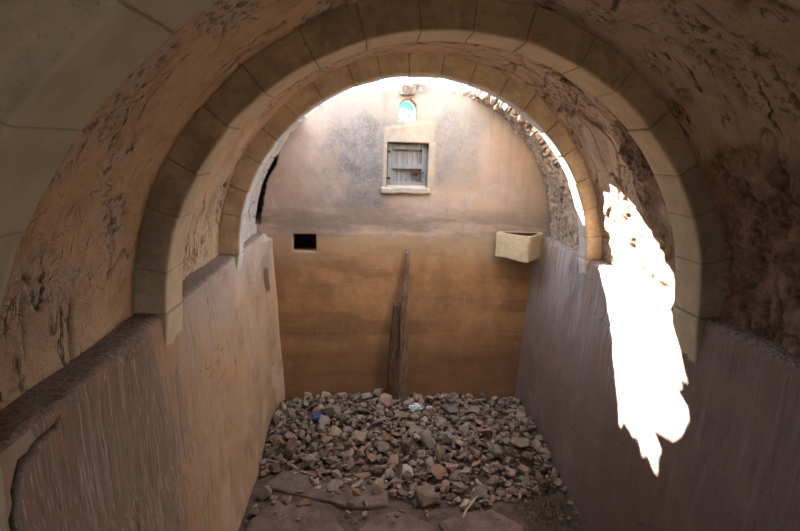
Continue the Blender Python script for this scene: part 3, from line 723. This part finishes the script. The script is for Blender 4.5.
# ------------------------------------------------------------------ flat slabs at the front
def slab(pts, label, seed):
    cx = sum(p[0] for p in pts)/len(pts); cy = sum(p[1] for p in pts)/len(pts)
    # smooth outline
    out = []
    for i in range(len(pts)):
        p0, p1 = Vector(pts[i]), Vector(pts[(i+1) % len(pts)])
        for t in frange(0, 1, 8)[:-1]:
            p = p0.lerp(p1, t); q = Vector((p.x*9, p.y*9, seed)); out.append((p.x+.012*noise.noise(q), p.y+.012*noise.noise(q+Vector((0, 0, 9)))))
    V, F = [], []; rings = [(1.0, -1.42), (1.0, -1.39), (.985, -1.381), (.95, -1.376)]+[(k, -1.374) for k in (.9, .8, .7, .6, .5, .4, .3, .2, .1)]
    for k, z in rings:
        for x, y in out:
            X = cx+(x-cx)*k; Y = cy+(y-cy)*k; V.append(W(X, Y, z+(.006*fb(Vector((X*5, Y*5, seed)), 4) if z > -1.39 else 0)))
    n = len(out)
    for i in range(len(rings)-1):
        for j in range(n): F.append((i*n+j, i*n+(j+1) % n, (i+1)*n+(j+1) % n, (i+1)*n+j))
    F.append(tuple((len(rings)-1)*n+j for j in range(n)))
    o = mesh('flat_slab', V, F, M_SLAB); tag(o, label, 'stone slab', 'flat floor slabs in the foreground')
slab([(-.90, 2.86), (-.80, 3.02), (-.55, 3.02), (-.30, 2.95), (-.13, 2.80), (-.14, 2.67), (-.35, 2.66), (-.50, 2.72), (-.72, 2.80)], 'broad earthy slab running under the left edge of the rubble', 1)
slab([(-.92, 2.30), (-.90, 2.58), (-.80, 2.74), (-.60, 2.68), (-.46, 2.63), (-.36, 2.45), (-.36, 2.2), (-.7, 2.15)], 'smooth rounded slab at the lower left beside the left wall', 2)
slab([(-.33, 2.2), (-.33, 2.46), (-.24, 2.58), (-.10, 2.63), (.0, 2.58), (.10, 2.50), (.16, 2.2)], 'smooth slab at the bottom middle in front of the largest stone', 3)
slab([(.19, 2.2), (.13, 2.52), (.22, 2.60), (.45, 2.62), (.58, 2.5), (.6, 2.2)], 'flat slab at the bottom right partly under loose stones', 4)

# ------------------------------------------------------------------ leaning posts, weeds, scraps
def post(name, pts, label, seed, knots=None):
    # pts: (x, y, z, width, depth) in radii, from the foot up
    V, F = [], []; n = 14; rows = []
    for (a, b) in zip(pts, pts[1:]):
        k = max(3, int(abs(b[2]-a[2])/.02))
        rows += [tuple(a[i]+(b[i]-a[i])*t/k for i in range(5)) for t in range(k)]
    rows.append(pts[-1])
    for x, y, z, w, d in rows:
        for i in range(n):
            t = 2*math.pi*i/n; c, s = math.cos(t), math.sin(t)
            c = math.copysign(abs(c)**.6, c); s = math.copysign(abs(s)**.6, s)
            q = Vector((c*2, s*2, z*5+seed*3)); k = 1+.16*fb(Vector((c*3, s*3, z*1.5+seed)), 3)+.08*fb(q*2, 3)
            zz = z+(.02*noise.noise(Vector((c*2, s*2, seed))) if z == rows[-1][2] else 0)
            V.append(W(x+c*w/2*k+.004*fb(Vector((0, seed, z*8)), 3), y+s*d/2*k, zz))
    for i in range(len(rows)-1):
        for j in range(n): F.append((i*n+j, i*n+(j+1) % n, (i+1)*n+(j+1) % n, (i+1)*n+j))
    F.append(tuple(range(n))[::-1]); F.append(tuple(range((len(rows)-1)*n, len(rows)*n)))
    o = mesh(name, V, F, M_WOOD if seed == 1 else M_WOOD2); tag(o, label, 'wooden post'); return o
post('wooden_post', [(-.002, 3.71, -1.33, .075, .06), (-.002, 3.75, -.95, .065, .05), (-.002, 3.79, -.55, .055, .04), (.018, 3.835, -.125, .026, .022)], 'tall thin weathered timber post leaning upright against the back wall', 1)
post('split_timber', [(-.092, 3.73, -1.33, .045, .03), (-.084, 3.75, -1.0, .06, .035), (-.062, 3.78, -.80, .085, .04), (-.050, 3.795, -.62, .075, .04), (-.050, 3.80, -.515, .06, .035)], 'shorter split dark timber leaning beside the left of the tall post', 2)
def weeds():
    rnd = random.Random(3); V, F = [], []
    for _ in range(1700):
        x = rnd.gauss(.80, .12); y = rnd.uniform(2.35, 3.12)
        if y > 2.95: x = rnd.uniform(.52, .85)
        if x > .93 or x < .45: continue
        L = rnd.uniform(.04, .2); az = rnd.uniform(0, 6.28); bend = rnd.uniform(.9, 1.9); w = rnd.uniform(.0015, .004)
        p = W(x, y, max(heap(x, y), -1.39)-.005); d = Vector((math.cos(az), math.sin(az), 0)); sd = Vector((-d.y, d.x, 0))*w
        if abs((p+d*L*.8).x) > 1.87: continue
        k = len(V)
        for t in (0, .33, .66, 1):
            c = p+Vector((0, 0, 1))*L*t*(1-.45*bend*t)+d*L*bend*.6*t*t; V.extend([c-sd*(1-t*.8), c+sd*(1-t*.8)])
        for j in range(3): F.append((k+2*j, k+2*j+1, k+2*j+3, k+2*j+2))
    o = mesh('dry_weeds', V, F, M_WEED, smooth=False)
    tag(o, 'dark tangled dry weeds in the lower right corner along the right wall', 'weeds', kind='stuff')
weeds()
def scrap(x, y, s, mat, label, seed):
    bm = bmesh.new(); bmesh.ops.create_icosphere(bm, subdivisions=4, radius=1)
    for v in bm.verts:
        n = v.co.normalized(); r = 1+.55*fb(n*1.9+Vector((seed, 0, 0)), 5)-.3*abs(noise.noise(n*4+Vector((seed, 5, 0))))
        v.co = Vector((n.x*r*s*1.2, n.y*r*s, n.z*r*s*.6))
    o = bm_obj('plastic_scrap', bm, mat, smooth=False); o.location = W(x, y, heap(x, y))+Vector((0, 0, s*.75)); tag(o, label, 'litter')
scrap(.085, 3.60, .075, M_WHITE, 'crumpled white and pale blue plastic scrap among stones at the post foot', 1)
scrap(.20, 3.64, .04, M_WHITE, 'smaller pale scrap of plastic beside the big flat grey stone', 5)
scrap(-.62, 3.50, .07, M_BLUE, 'crumpled dark blue plastic scrap in the left back part of the rubble', 2)
def twig(p0, p1, label):
    V, F = [], []; n = 6; a, b = W(*p0), W(*p1); ax = (b-a).normalized(); u = ax.orthogonal(); v = ax.cross(u)
    for i in range(13):
        t = i/12; c = a.lerp(b, t)+Vector((0, 0, .02*math.sin(t*3.14)))+u*.012*noise.noise(Vector((t*5, p0[0], 0)))
        for j in range(n):
            q = 6.283*j/n; V.append(c+(u*math.cos(q)+v*math.sin(q))*.008*(1-.5*t))
    for i in range(12):
        for j in range(n): F.append((i*n+j, i*n+(j+1) % n, (i+1)*n+(j+1) % n, (i+1)*n+j))
    F += [tuple(range(n))[::-1], tuple(range(12*n, 13*n))]
    o = mesh('dry_twig', V, F, M_BASIN); tag(o, label, 'twig')
twig((.25, 2.50, -1.335), (.37, 2.66, -1.31), 'thin pale dry twig lying on the slab at the bottom right of centre')
